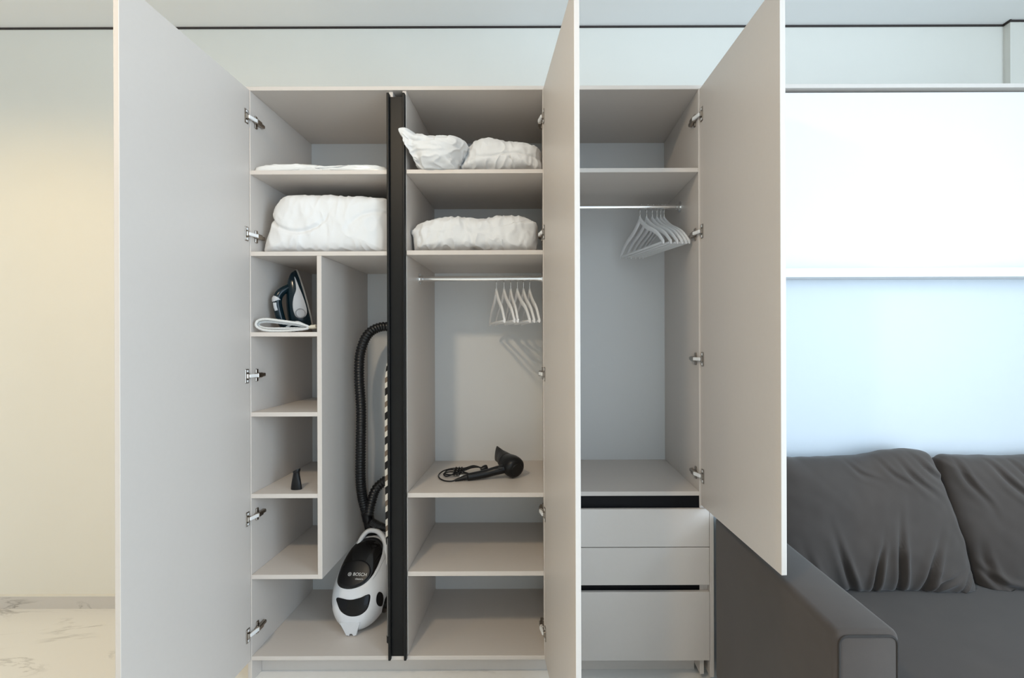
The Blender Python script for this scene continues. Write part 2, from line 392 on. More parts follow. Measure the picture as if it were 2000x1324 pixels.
# doors with their hinges
def door(label, hx, hy, ang, side, width, z0, z1, panel_x, hinge_py, panel_side):
    """hx, hy: the corner of the visible inner face at the hinge; ang: turn past 90 degrees (to +x); side: +1 when the panel lies to the right of that face"""
    d = bpy.data.objects.new('door', None)
    dirv = Vector((math.sin(ang), -math.cos(ang), 0)); nrm = Vector((math.cos(ang), math.sin(ang), 0)) * side
    bm = bmesh.new()
    mtx = Matrix(((dirv.x, nrm.x, 0, hx), (dirv.y, nrm.y, 0, hy), (0, 0, 1, 0), (0, 0, 0, 1)))
    add_box(bm, 0, width, 0, T, z0, z1, 0.0015, 2, 0, mtx)
    o = obj('door', bm, 'lam', wd, at=(hx, hy, 0)); tag(o, label)
    for py in hinge_py:
        z = Z(py, 0.0); ps = panel_side        # ps: direction from the carcass panel into the column
        bm = bmesh.new()
        # mounting plate on the carcass side: cross shape, long arm going back
        xs = sorted((panel_x, panel_x + ps * 0.006))
        add_box(bm, xs[0], xs[1], 0.030, 0.048, z - 0.028, z + 0.028, 0.002, 1, 0)
        xs2 = sorted((panel_x, panel_x + ps * 0.017))
        add_box(bm, xs2[0], xs2[1], 0.016, 0.088, z - 0.008, z + 0.008, 0.003, 1, 0)
        xs3 = sorted((panel_x + ps * 0.004, panel_x + ps * 0.021))
        add_box(bm, xs3[0], xs3[1], 0.022, 0.060, z - 0.011, z + 0.011, 0.003, 1, 0)
        # bright arm bridging to the door
        q = Vector((hx, hy, z)) + dirv * 0.020 - nrm * 0.010
        p0 = Vector((panel_x + ps * 0.016, 0.024, z)); t = (q - p0)
        u = t.normalized(); v = Vector((0, 0, 1)).cross(u)
        mt = Matrix(((u.x, v.x, 0, p0.x), (u.y, v.y, 0, p0.y), (0, 0, 1, z), (0, 0, 0, 1)))
        add_box(bm, 0, t.length, -0.005, 0.005, -0.0075, 0.0075, 0.002, 1, 1, mt)
        # cup flange on the door with two screws
        md = Matrix(((dirv.x, -nrm.x, 0, hx), (dirv.y, -nrm.y, 0, hy), (0, 0, 1, z), (0, 0, 0, 1)))
        add_box(bm, 0.008, 0.034, 0.0, 0.003, -0.031, 0.031, 0.002, 1, 0, md)
        add_box(bm, 0.012, 0.030, 0.0, 0.010, -0.012, 0.012, 0.003, 1, 0, md)
        for sz in (-0.022, 0.022): add_box(bm, 0.016, 0.026, 0.003, 0.0045, sz - 0.005, sz + 0.005, 0.001, 1, 1, md)
        obj('hinge', bm, ['hinge', 'hwhite'], o)
    bpy.data.objects.remove(d)
    return o
ZD = 2.640
door('tall wardrobe door swung open to the left, bluish in daylight', -1.286, -0.003, math.radians(-0.45), -1, 0.645, 0.100, ZD, XL, (230, 457, 732, 1008, 1233), 1)
door('tall middle wardrobe door seen nearly edge on', 0.0235, -0.003, math.radians(8.2), 1, 0.629, 0.100, ZD, MA, (232, 456, 730, 1001, 1231), -1)
door('shorter wardrobe door open above the drawers and sofa arm', 0.722, -0.003, math.radians(2.9), 1, 0.631, 0.784, ZD, XR, (229, 455, 702, 928), -1)

# ------------------------------------------------------------------ white wall unit above the sofa
wu = thing('wall_unit', 'white panelled wall unit with a projecting ledge behind the sofa', 'wall unit', (1.8, 0.1, 0))
box('top_board', 0.7725, 2.668, 0.0, 0.5, 2.642, 2.660, 'lam', wu)
zl1, zl0 = Z(525, -0.066), Z(543, -0.066)
box('upper_panel', 0.773, 2.668, 0.014, 0.034, zl1, 2.628, 'white', wu)
box('ledge', 0.773, 2.668, -0.066, 0.034, zl0, zl1, 'white', wu)
box('lower_panel', 0.773, 2.668, 0.016, 0.034, 0.0, zl0, 'panel', wu)

# ------------------------------------------------------------------ sofa and cushions
SZ = 0.49
sofa = thing('sofa', 'taupe velvet sofa with a broad block armrest beside the wardrobe drawers', 'sofa', (1.72, -0.45, 0))
def arm(x0, x1):
    bm = bmesh.new(); add_box(bm, x0, x1, -0.868, -0.022, 0.03, 0.752, 0.022, 4)
    a = obj('armrest', bm, 'velvet', sofa, True)
    pts = []
    ins = 0.011; r = 0.022
    def corner(cx, cz, a0):
        return [(cx + r * math.cos(a0 + PI / 2 * k / 6), -0.8665, cz + r * math.sin(a0 + PI / 2 * k / 6)) for k in range(7)]
    xa, xb, za, zb = x0 + ins, x1 - ins, 0.05, 0.752 - ins
    pts += [(xb, -0.8665, za)] + corner(xb - r, zb - r, 0) + corner(xa + r, zb - r, PI / 2) + [(xa, -0.8665, za)]
    bm = bmesh.new(); add_tube(bm, pts, 0.0032, 8); obj('piping', bm, 'piping', a, 'all')
arm(0.7735, 0.948); arm(2.53, 2.667)
bm = bmesh.new(); add_box(bm, 0.952, 2.528, -0.86, -0.02, 0.06, 0.26, 0.012, 2); obj('base', bm, 'velvet', sofa, True)
bm = bmesh.new(); add_box(bm, 0.953, 2.527, -0.88, -0.02, 0.262, SZ, 0.03, 4)
obj('seat', bm, 'velvet', sofa, True)
for x in (0.83, 2.60):
    for y in (-0.8, -0.1): box('foot', x - 0.02, x + 0.02, y - 0.02, y + 0.02, 0, 0.031, 'matblk', sofa)

def creases(lines, Y):
    L = []
    for (a, b, c, d, amp, wd_) in lines:
        L.append((X(a, Y), Z(b, Y), X(c, Y), Z(d, Y), amp, wd_))
    def f(co, no):
        dy = 0.0
        front = max(0.0, min(1.0, -no.y * 1.5))
        for x0, z0, x1, z1, amp, ww in L:
            ux, uz = x1 - x0, z1 - z0; l = math.hypot(ux, uz); ux /= l; uz /= l
            s = ((co.x - x0) * ux + (co.z - z0) * uz) / l; d = (co.x - x0) * -uz + (co.z - z0) * ux
            d += 0.012 * math.sin(s * 3.0)
            tp = math.exp(-((s - 0.6) / 0.5) ** 2 * (1 if s < 0.6 else 0.5))
            k = d / ww
            dy += 1.35 * amp * tp * (-0.9 * math.exp(-(k / 0.8) ** 2) + 0.85 * math.exp(-((k - 1.6) ** 2)) + 0.55 * math.exp(-((k + 2.0) / 1.2) ** 2))
        q = Vector((co.x, co.z, co.y)) * 5
        return Vector((0, -dy * front, 0)) + no * 0.008 * noise.noise(q) + no * 0.0025 * noise.noise(q * 4)
    return f
YC = -0.13
o1 = [(1512, 905), (1570, 901), (1640, 900), (1700, 896), (1750, 888), (1790, 886), (1820, 889), (1832, 899), (1846, 935), (1862, 990), (1876, 1045), (1889, 1110), (1897, 1148), (1893, 1160), (1870, 1162), (1820, 1158), (1740, 1153), (1660, 1150), (1580, 1148), (1518, 1146), (1508, 1090), (1506, 1000)]
cr1 = [(1612, 1045, 1655, 1150, 0.013, 0.013), (1694, 1060, 1690, 1150, 0.014, 0.010), (1733, 1020, 1738, 1145, 0.015, 0.013), (1806, 1050, 1783, 1148, 0.014, 0.014),
       (1842, 1112, 1796, 1148, 0.011, 0.011), (1882, 1110, 1850, 1150, 0.008, 0.009), (1752, 900, 1796, 950, 0.009, 0.012), (1785, 893, 1832, 935, 0.009, 0.011),
       (1655, 903, 1690, 930, 0.006, 0.010), (1715, 898, 1750, 935, 0.006, 0.010), (1850, 960, 1880, 1060, 0.004, 0.012), (1560, 1080, 1600, 1150, 0.010, 0.014)]
bm = inflate(pxo(o1, YC), YC, 0.105, 2.5, 300, 60, disp=creases(cr1, YC), shear=0.10)
dz = SZ + 0.001 - min(v.co.z for v in bm.verts)
for v in bm.verts: v.co.z = max(v.co.z, SZ + 0.001); v.co.y = min(v.co.y, 0.012)
c1 = tag(obj('sofa_cushion', bm, 'velvet', None, 'all', at=(X(1700, YC), YC, SZ)), 'large creased taupe velvet back cushion nearest the armrest', 'cushion', 'back cushions on the sofa')
YC2 = -0.115
o2 = [(1848, 915), (1853, 902), (1868, 896), (1900, 899), (1950, 900), (2010, 899), (2080, 897), (2140, 898), (2180, 905), (2195, 960), (2205, 1050), (2210, 1140), (2195, 1156), (2120, 1156), (2040, 1158), (1980, 1159), (1920, 1160), (1911, 1158), (1901, 1140), (1884, 1075), (1864, 1000)]
cr2 = [(1870, 900, 1900, 960, 0.008, 0.012), (1930, 900, 1985, 965, 0.010, 0.013), (1980, 905, 2030, 960, 0.009, 0.012), (1895, 1105, 1960, 1140, 0.012, 0.013), (1960, 1150, 2010, 1120, 0.010, 0.012),
       (1900, 1060, 1930, 1140, 0.007, 0.014), (2040, 1040, 2050, 1140, 0.012, 0.013), (2110, 1040, 2100, 1140, 0.012, 0.013)]
bm = inflate(pxo(o2, YC2), YC2, 0.095, 2.5, 300, 60, disp=creases(cr2, YC2), shear=0.10)
for v in bm.verts: v.co.z = max(v.co.z, SZ + 0.001); v.co.y = min(v.co.y, 0.012)
tag(obj('sofa_cushion', bm, 'velvet', None, 'all', at=(X(2000, YC2), YC2, SZ)), 'taupe velvet back cushion at the right, partly behind its neighbour', 'cushion', 'back cushions on the sofa')

# ------------------------------------------------------------------ bedding on the shelves
Y = 0.16
b1 = [(507, 331), (506, 323), (520, 319), (548, 316), (575, 314), (610, 315), (640, 316), (672, 318), (700, 316), (735, 317), (762, 316), (775, 322), (776, 331), (640, 331)]
bz = [(X(a, Y), max(S['l1'], S['l1'] + (331 - b) * 0.0026)) for a, b in b1]
bm = inflate(bz, Y, 0.14, 6, 160, 26, disp=wrinkle(0.006, 13, (1, 1.4, 1), 2.0, 0.004), floor=S['l1'] + 0.0008)
for v in bm.verts: v.co.x = min(max(v.co.x, XL + 0.003), PA - 0.003)
tag(obj('packed_sheet', bm, 'plast', None, 'all', at=(-1.0, Y, S['l1'])), 'flat white linen pack in crinkled clear film on the top left shelf', 'bedding')
Y = 0.20
dz = S['l2']
b2 = [(-1.262, .004), (-1.272, .03), (-1.270, .06), (-1.258, .11), (-1.245, .17), (-1.225, .235), (-1.19, .272), (-1.14, .283), (-1.05, .281), (-0.95, .280), (-0.85, .277), (-0.76, .276), (-0.70, .268), (-0.684, .22), (-0.682, .12), (-0.686, .03), (-0.70, .004), (-0.85, .0), (-1.0, .0), (-1.15, .0)]
wr = wrinkle(0.0075, 8.5, (1.6, 1, 0.8), 5.0, 0.008)
def duvet(co, no):
    d = wr(co, no)
    # stitched quilting: a curved seam across the front and arcs beyond it
    for (cx, cz, r, a, x0, x1) in ((-1.09, dz + 0.27, 0.175, 0.012, -1.30, -0.96), (-0.72, dz + 0.02, 0.17, 0.007, -0.87, -0.60)):
        k = (math.hypot(co.x - cx, (co.z - cz)) - r) / 0.009
        w_ = 1 / (1 + math.exp((x0 - co.x) / 0.012)) / (1 + math.exp((co.x - x1) / 0.012))
        d -= no * a * w_ * math.exp(-k * k)
    return d
bm = inflate([(a, dz + b * 0.985) for a, b in b2], Y, 0.175, 4.5, 260, 56, disp=duvet, floor=dz + 0.0008)
for v in bm.verts:
    v.co.x = min(max(v.co.x, XL + 0.003), PA - 0.003); v.co.z = min(v.co.z, S['l1'] - T - 0.006)
tag(obj('folded_duvet', bm, 'cotton', None, 'all', at=(-0.98, Y, dz)), 'thick folded white duvet with quilted seams filling the left shelf', 'duvet')
def pillow(outl, Y, hd, p, disp, base, label, limits=None, tip=False):
    bm = inflate([(X(a, Y - hd * 0.6), Z(b, Y - hd * 0.6)) for a, b in outl], Y, hd, p, 240, 50, disp=disp)
    zmin = base + 0.0008
    for v in bm.verts:
        v.co.z = max(v.co.z, zmin)
        if tip:
            t = min(max((PB + 0.07 - v.co.x) / 0.07, 0), 1); t = t * t * (3 - 2 * t); v.co.y += (-0.045 + 0.12 * (v.co.y - Y) - v.co.y) * t
        if limits: v.co.x = min(max(v.co.x, limits[0]), limits[1])
    cx = sum(v.co.x for v in bm.verts) / len(bm.verts)
    return tag(obj('pillow', bm, 'cotton', None, 'all', at=(cx, Y, base)), label, 'pillow', 'white pillows in the middle column')
pa = [(785, 263), (789, 258), (800, 258), (825, 259), (855, 262), (885, 264), (902, 267), (911, 276), (908, 290), (900, 305), (893, 320), (891, 333), (860, 335), (830, 334), (815, 322), (803, 298), (793, 278)]
def fold_in(fn, px0, py0, px1, py1, Y, amp, ww):
    x0, z0, x1, z1 = X(px0, Y), Z(py0, Y), X(px1, Y), Z(py1, Y)
    l = math.hypot(x1 - x0, z1 - z0); ux, uz = (x1 - x0) / l, (z1 - z0) / l
    def f(co, no):
        s = ((co.x - x0) * ux + (co.z - z0) * uz) / l; d = (co.x - x0) * -uz + (co.z - z0) * ux + 0.006 * math.sin(8 * s)
        t = math.exp(-((s - 0.5) / 0.55) ** 6)
        return fn(co, no) - no * amp * t * math.exp(-(d / ww) ** 2)
    return f
wa = fold_in(wrinkle(0.012, 12, (0.9, 1, 1.5), 1.0, 0.006), 795, 278, 900, 288, 0.0, 0.006, 0.006)
pillow(pa, 0.09, 0.15, 2.6, wa, S['m1'], 'white pillow with a pointed corner sticking out past the black channel', (-0.70, 0.015), True)
pb = [(899, 333), (902, 315), (909, 298), (917, 282), (928, 272), (940, 269), (962, 270), (985, 273), (1008, 276), (1030, 279), (1048, 283), (1057, 291), (1059, 312), (1056, 333), (1010, 335), (960, 335)]
wb = wrinkle(0.011, 10, (1.5, 1, 0.8), 8.0, 0.006)
wb = fold_in(fold_in(wb, 925, 300, 1050, 296, 0.0, 0.008, 0.006), 1000, 298, 998, 330, 0.0, 0.007, 0.006)
pillow(pb, 0.16, 0.15, 3.0, wb, S['m1'], 'crumpled white pillow on the top middle shelf against the door side', (-0.6, 0.016))
pc = [(799, 450), (806, 445), (812, 437), (830, 427), (850, 424), (880, 422), (910, 423), (935, 427), (955, 423), (985, 420), (1015, 419), (1040, 424), (1054, 433), (1061, 434), (1060, 446), (1061, 470), (1056, 486), (1020, 491), (940, 491), (870, 491), (815, 490), (803, 480), (801, 462)]
pc = [(a if a < 940 else 940 + (a - 940) * 0.90, b) for a, b in pc]
wc = wrinkle(0.012, 9.0, (1.7, 1, 0.9), 14.0, 0.006)
wc = fold_in(fold_in(wc, 818, 440, 812, 485, 0.0, 0.007, 0.007), 905, 425, 925, 485, 0.0, 0.010, 0.012)
pillow(pc, 0.15, 0.145, 3.2, wc, S['m2'], 'plump white pillow filling the shelf just above the chrome rod', (PB + 0.002, -0.003))

# ------------------------------------------------------------------ clothes hangers
def make_hanger():
    root = bpy.data.objects.new('clothes_hanger', None); COL.objects.link(root); root.empty_display_size = 0.05
    W, TH = 0.208, 0.012
    def yo(t):                       # shoulder centre line, t from 0 (neck) to 1 (tip): (run, drop)
        return (W * t, -0.015 - 0.150 * (t ** 1.12) - 0.016 * math.sin(t * PI * 2) * 0.6)
    secs = []
    N = 28
    for i in range(-N, N + 1):
        t = abs(i) / N; r, zz = yo(t); sg = 1 if i >= 0 else -1
        if i == 0: zz = -0.010
        hh = 0.0145 - 0.004 * t; th = TH * (1 - 0.15 * t) / 2
        ring = []
        for k in range(12):
            a = 2 * PI * k / 12
            ring.append((th * math.copysign(abs(math.cos(a)) ** 0.7, math.cos(a)), sg * r, zz + hh * math.copysign(abs(math.sin(a)) ** 0.7, math.sin(a))))
        secs.append(ring)
    bm = bmesh.new(); add_loft(bm, secs)
    obj('shoulder', bm, 'hang', root, True, local=True)
    bm = bmesh.new(); add_tube(bm, [(0, -W * 0.93, -0.166), (0, 0, -0.166), (0, W * 0.93, -0.166)], 0.0058, 10)
    obj('trouser_bar', bm, 'hang', root, True, local=True)
    pts = [(0, 0, -0.005), (0, 0, 0.012), (0, 0.001, 0.026)]
    R = 0.0165
    for k in range(15):
        a = -0.5 * PI - 0.2 + (PI * 1.35) * k / 14
        pts.append((0, 0.0 + R * math.cos(a), 0.0485 + R * math.sin(a)))
    bm = bmesh.new(); add_tube(bm, cat_rom(pts, 46), 0.0016, 8)
    obj('hook', bm, 'chrome', root, 'all', local=True)
    return root
proto = make_hanger(); used = [False]
def hanger(x, y, z, yaw, tilt, label, group):
    if not used[0]: r = proto; used[0] = True
    else:
        r = proto.copy(); COL.objects.link(r)
        for ch in proto.children:
            c = ch.copy(); COL.objects.link(c); c.parent = r
    # hook rests on the rod top: hook centre is 0.0485 above the neck, inner radius about 0.0149
    r.location = (x, y, z + 0.0125 + 0.0016 - 0.0485 - 0.0165 + 0.0004)
    r.rotation_euler = (tilt, 0, yaw)
    tag(r, label, 'hanger', group)
ORD = ['leftmost', 'second from the left', 'third from the left', 'fourth from the left', 'fifth from the left', 'rightmost']
for k, (px, yw) in enumerate(((970, 15), (985, 17), (998, 12), (1011, 18), (1023, 15), (1035, 13))):
    hanger(X(px, RMY), RMY, RMZ, math.radians(yw), 0, 'white wooden hanger, %s on the rod above the hair dryer' % ORD[k], 'hangers on the middle rod')
for k, (px, yw, tl) in enumerate(((1251, 18, 0), (1264, 18.5, 0), (1275, 19, 0), (1284, 18.5, 0), (1291.5, 18, 0), (1298, 17.5, 0))):
    hanger(X(px, RRY), RRY, RRZ, math.radians(yw), tl, 'white wooden hanger, %s on the rod above the drawers' % ORD[k], 'hangers on the right rod')

# ------------------------------------------------------------------ iron with its cord
def iron():
    zb = S['s1']
    root = thing('steam_iron', 'dark teal steam iron with silver panel standing on its heel', 'iron', (X(590, 0.2), 0.222, zb))
    yaw = math.radians(42); lean = math.radians(12)
    # local frame: l = length (up), h = from sole towards handle, w = width
    L = Vector((-math.sin(lean), 0, math.cos(lean))); H = Vector((-math.cos(lean), 0, -math.sin(lean))); Wd = Vector((0, -1, 0))
    R = Matrix.Rotation(yaw, 3, 'Z')
    L, H, Wd = R @ L, R @ H, R @ Wd
    org = Vector((0.030, 0.0, 0.004))
    def P(l, h, ww): return org + L * l + H * h + Wd * ww
    LEN = 0.285
    def hw(t): return 0.056 * (1 - t ** 2.3) ** 0.75 * (0.88 + 0.12 * min(1, t / 0.15)) + 0.001
    # sole plate
    bm = bmesh.new(); secs = []
    for i in range(33):
        t = i / 32; a = hw(t); secs.append([P(LEN * t, 0, -a), P(LEN * t, 0, a), P(LEN * t, 0.007, a), P(LEN * t, 0.007, -a)])
    add_loft(bm, secs); obj('sole_plate', bm, 'sole', root, local=True)
    # body
    def bh(t): return 0.078 * (1 - t ** 2.0) ** 0.55 + 0.005
    def ring(t, k=1.0, extra=0.0):
        a, b = hw(t) * 0.95 * k + extra, bh(t) + extra; out = []
        for j in range(22):
            th = PI * j / 21
            out.append(P(LEN * t * 0.985, 0.0075 + b * abs(math.sin(th)) ** 0.75, -a * math.copysign(abs(math.cos(th)) ** 0.8, -math.cos(th))))
        return out
    bm = bmesh.new(); add_loft(bm, [ring(i / 36) for i in range(37)]); obj('body', bm, 'teal', root, True, local=True)
    # handle arching from heel to nose
    pts = [P(0.004, 0.060, 0), P(0.012, 0.100, 0), P(0.045, 0.118, 0), P(0.10, 0.122, 0), P(0.150, 0.118, 0), P(0.185, 0.095, 0), P(0.205, 0.050, 0), P(0.208, 0.03, 0)]
    bm = bmesh.new(); add_tube(bm, cat_rom(pts, 40), lambda i: 0.0165 + 0.004 * math.sin(i / 39 * PI), 14)
    hd = obj('handle', bm, 'teal', root, 'all', local=True)
    bm = bmesh.new(); add_tube(bm, cat_rom([P(0.140, 0.1215, 0), P(0.153, 0.120, 0), P(0.166, 0.111, 0), P(0.174, 0.103, 0)], 10), lambda i: 0.0215 - 0.0012 * abs(i - 4), 16)
    obj('handle_cap', bm, 'silver', hd, 'all', local=True)
    bm = bmesh.new(); add_tube(bm, cat_rom([P(0.105, 0.131, 0.010), P(0.122, 0.133, 0.010), P(0.142, 0.131, 0.010)], 8), 0.0095, 12)
    obj('steam_button', bm, 'silver', hd, 'all', local=True)
    # silver tear-drop panel on the near side, laid on the body
    def side(l, h, off):
        t = min(max(l / (LEN * 0.985), 0), 0.999); a, b = hw(t) * 0.95, bh(t)
        q = min(max((h - 0.0075) / b, 0), 0.999) ** (1 / 0.75); c = max(1 - q * q, 0) ** 0.5
        return P(l, h, a * c ** 0.8 + off)
    outl = [(0.052, 0.046), (0.058, 0.026), (0.082, 0.0145), (0.12, 0.014), (0.16, 0.0165), (0.20, 0.021), (0.245, 0.0235), (0.247, 0.0265), (0.21, 0.031), (0.185, 0.037), (0.155, 0.054), (0.12, 0.066), (0.085, 0.069), (0.06, 0.064)]
    o = cat_rom([(a, b, 0) for a, b in outl], 60, True); cx, cz = 0.105, 0.041
    bm = bmesh.new(); rings = []
    for s in (1.0, 1.0, 0.85, 0.65, 0.4, 0.2):
        rings.append([bm.verts.new(side(cx + (v.x - cx) * s, cz + (v.y - cz) * s, 0.001 if not rings else 0.0042)) for v in o])
    for a, b in zip(rings, rings[1:]):
        for k in range(60): bm.faces.new((a[k], a[(k + 1) % 60], b[(k + 1) % 60], b[k]))
    bm.faces.new(rings[-1]); pn = obj('side_panel', bm, 'silver', root, True, local=True)
    bm = bmesh.new(); cpt = side(0.074, 0.046, 0.004); nv = Wd
    add_tube(bm, [cpt, cpt + nv * 0.006], 0.019, 24); obj('dial', bm, 'silver', pn, True, local=True)
    bm = bmesh.new(); add_tube(bm, [cpt + nv * 0.003 + (L * math.cos(a) + H * math.sin(a)) * 0.0215 for a in (2 * PI * k / 32 for k in range(33))], 0.0022, 6); obj('dial_ring', bm, 'vgrey', pn, 'all', local=True)
    # heel rest
    bm = bmesh.new(); add_loft(bm, [[P(l, h, ww) for h, ww in ((0.002, -0.048), (0.002, 0.048), (0.06, 0.046), (0.115, 0.022), (0.115, -0.022), (0.06, -0.046))] for l in (-0.002, 0.012)])
    obj('heel', bm, 'teal', root, local=True)
    dzm = min((v.co.z for c in root.children_recursive for v in c.data.vertices))
    for c in root.children_recursive:
        for v in c.data.vertices: v.co.z -= dzm - 0.0005
    return root
iron()
# bundled cord
zb = S['s1']; r = 0.0056
cordroot = thing('iron_cord', 'bundled white woven iron cord lying in front of the iron', 'cord', (X(550, 0.06), 0.06, zb))
def Q(px, py, yy):
    yy -= 0.042
    return (X(px, yy), yy, max(Z(py, yy), zb + r + 0.0006))
loops = [
 [Q(603, 639, .085), Q(590, 642, .075), Q(555, 644.5, .06), Q(520, 643.5, .05), Q(504, 638, .05), Q(500, 631, .05), Q(505, 624, .052), Q(520, 621.5, .055), Q(550, 625, .06), Q(578, 629, .07), Q(594, 633, .08), Q(604, 637, .085)],
 [Q(601, 641, .10), Q(580, 640, .085), Q(550, 640, .075), Q(522, 639.5, .07), Q(508, 636, .07), Q(505, 631.5, .07), Q(510, 627.5, .07), Q(525, 626.5, .072), Q(552, 629.5, .08), Q(580, 633, .09), Q(600, 638, .10)],
 [Q(560, 638, .10), Q(572, 630, .10), Q(582, 628, .10), Q(594, 633, .105), Q(604, 638, .105)],
]
for p in loops:
    bm = bmesh.new(); add_tube(bm, cat_rom(p, 110), lambda i: r * (1 + 0.07 * math.sin(i * 1.9)), 10); obj('cord_loop', bm, 'cord', cordroot, 'all')
bm = bmesh.new(); add_tube(bm, [Q(604, 638, .085), Q(608, 637, .085), Q(612, 637, .085), Q(618, 636, .085)], lambda i: (0.006, 0.0095, 0.0095, 0.0095)[i], 14); obj('plug', bm, 'cream', cordroot, True)

# ------------------------------------------------------------------ small black nozzle on the left shelf
zb = S['s3']; Y = 0.065; cx = X(578, Y)
secs = []
for t, wx, wy, sh in ((0, .0245, .013, 0), (.05, .0250, .013, 0), (.35, .0215, .0125, 0), (.7, .0155, .0125, 0), (.86, .0135, .0128, 0.001), (.9, .0165, .0150, 0.001), (.97, .0160, .0150, 0.0015), (1.0, .0150, .0140, 0.002)):
    secs.append([(cx + sh + wx * math.cos(a), Y + wy * math.sin(a), zb + 0.0008 + 0.090 * t + (0.006 * math.cos(a) if t > .88 else 0)) for a in (2 * PI * k / 28 for k in range(28))])
nz = thing('flared_nozzle', 'small flared black nozzle standing on the left shelf', 'nozzle', (cx, Y, zb))
bm = bmesh.new(); add_loft(bm, secs[:5]); obj('flare', bm, 'matblk', nz, True)
bm = bmesh.new(); add_loft(bm, secs[4:]); obj('collar', bm, 'matblk', nz, True)

# ------------------------------------------------------------------ hair dryer
zb = S['m3']
hd = thing('hair_dryer', 'black hair dryer with coiled cable lying on the middle shelf', 'hair dryer', (-0.15, 0.26, zb))
C0 = Vector((X(1000, .235), 0.235, zb + 0.0575)); ax = (Vector((X(968, .36), 0.36, zb + 0.092)) - C0).normalized()
up = Vector((0, 0, 1)); up = (up - ax * up.dot(ax)).normalized(); sd = ax.cross(up)
def rng(s, rx, rz, n=28): return [C0 + ax * s + sd * rx * math.cos(a) + up * rz * math.sin(a) for a in (2 * PI * k / n for k in range(n))]
bm = bmesh.new()
add_loft(bm, [rng(s, r_, r_) for s, r_ in ((-.040, .012), (-.040, .034), (-.036, .044), (-.026, .051), (-.008, .053), (.012, .052), (.035, .047), (.06, .040), (.078, .036))]); obj('barrel', bm, 'matblk', hd, True)
bm = bmesh.new(); add_loft(bm, [rng(s, r_, r_) for s, r_ in ((-.0405, .030), (-.043, .028), (-.044, .010))]); obj('rear_grille', bm, 'matblk', hd, True)
bm = bmesh.new()
add_loft(bm, [rng(s, a_, b_) for s, a_, b_ in ((.060, .0415, .0415), (.080, .038, .040), (.105, .021, .040), (.130, .012, .041), (.156, .0085, .041), (.159, .006, .038))]); obj('concentrator', bm, 'softblk', hd, True)
h0 = C0 + Vector((-0.02, -0.012, -0.006)); pts = [h0, h0 + Vector((-.055, -.012, -.010)), Vector((X(950, .2), 0.205, zb + 0.030)), Vector((X(925, .19), 0.190, zb + 0.0215)), Vector((X(912, .18), 0.182, zb + 0.0185))]
bm = bmesh.new(); add_tube(bm, cat_rom(pts, 30), lambda i: 0.0235 - 0.0055 * i / 29, 18); hn = obj('handle', bm, 'matblk', hd, 'all')
bm = bmesh.new(); k = C0 + Vector((-0.048, -0.052, 0.004)); add_tube(bm, [k, k + Vector((-.016, -.003, -.002))], 0.007, 12); obj('switch', bm, 'softblk', hn, True)
e = pts[-1]; e2 = Vector((X(887, .165), 0.168, zb + 0.0062))
bm = bmesh.new(); add_tube(bm, cat_rom([e, e.lerp(e2, .4), e2], 22), lambda i: 0.0145 - 0.0095 * i / 21 + (0.0007 if i % 3 == 0 else 0), 12); obj('strain_relief', bm, 'matblk', hd, True)
def q2(px, yy, dz=0.0): return (X(px, yy), yy, zb + 0.0042 + dz)
cb = [e2, q2(880, .162), q2(868, .17), q2(858, .21), q2(856, .27), q2(866, .31, .01), q2(885, .31, .022), q2(905, .30, .025), q2(925, .33, .03), q2(940, .30, .02), q2(932, .26, .006), q2(905, .255, .012), q2(880, .27, .016),
      q2(866, .255, .01), q2(872, .23, .004), q2(890, .25, .016), q2(910, .285, .028), q2(930, .30, .034), q2(944, .27, .022), q2(935, .23, .008), q2(915, .25, .012), q2(893, .29, .018), q2(874, .30, .015), q2(868, .265, .006), q2(885, .24, .010),
      q2(905, .25, .026), q2(922, .27, .036), q2(938, .31, .026), q2(946, .285, .014), q2(930, .24, .018), q2(912, .235, .008)]
bm = bmesh.new(); add_tube(bm, cat_rom(cb, 330), 0.0033, 8); cab = obj('cable', bm, 'matblk', hd, 'all')
for dx in (0, 6, 11):
    bm = bmesh.new(); c = Vector((X(888 + dx, .275), 0.275, zb + 0.022))
    add_tube(bm, [c + Vector((0.004 * math.sin(a), 0.034 * math.cos(a), 0.017 * math.sin(a))) for a in (2 * PI * k / 28 for k in range(29))], 0.0033, 8); obj('cable_wrap', bm, 'matblk', cab, 'all')
bm = bmesh.new(); c = Vector((X(938, .26), 0.262, zb + 0.034)); add_tube(bm, [c, c + Vector((.012, .006, .001)), c + Vector((.024, .012, .003)), c + Vector((.030, .015, .004))], lambda i: (.008, .015, .017, .015)[i], 14); obj('plug', bm, 'matblk', hd, True)
bm = bmesh.new(); add_box(bm, X(897, .22), X(906, .22), 0.215, 0.2165, zb + 0.001, zb + 0.018); obj('cable_tag', bm, 'hwhite', hd)

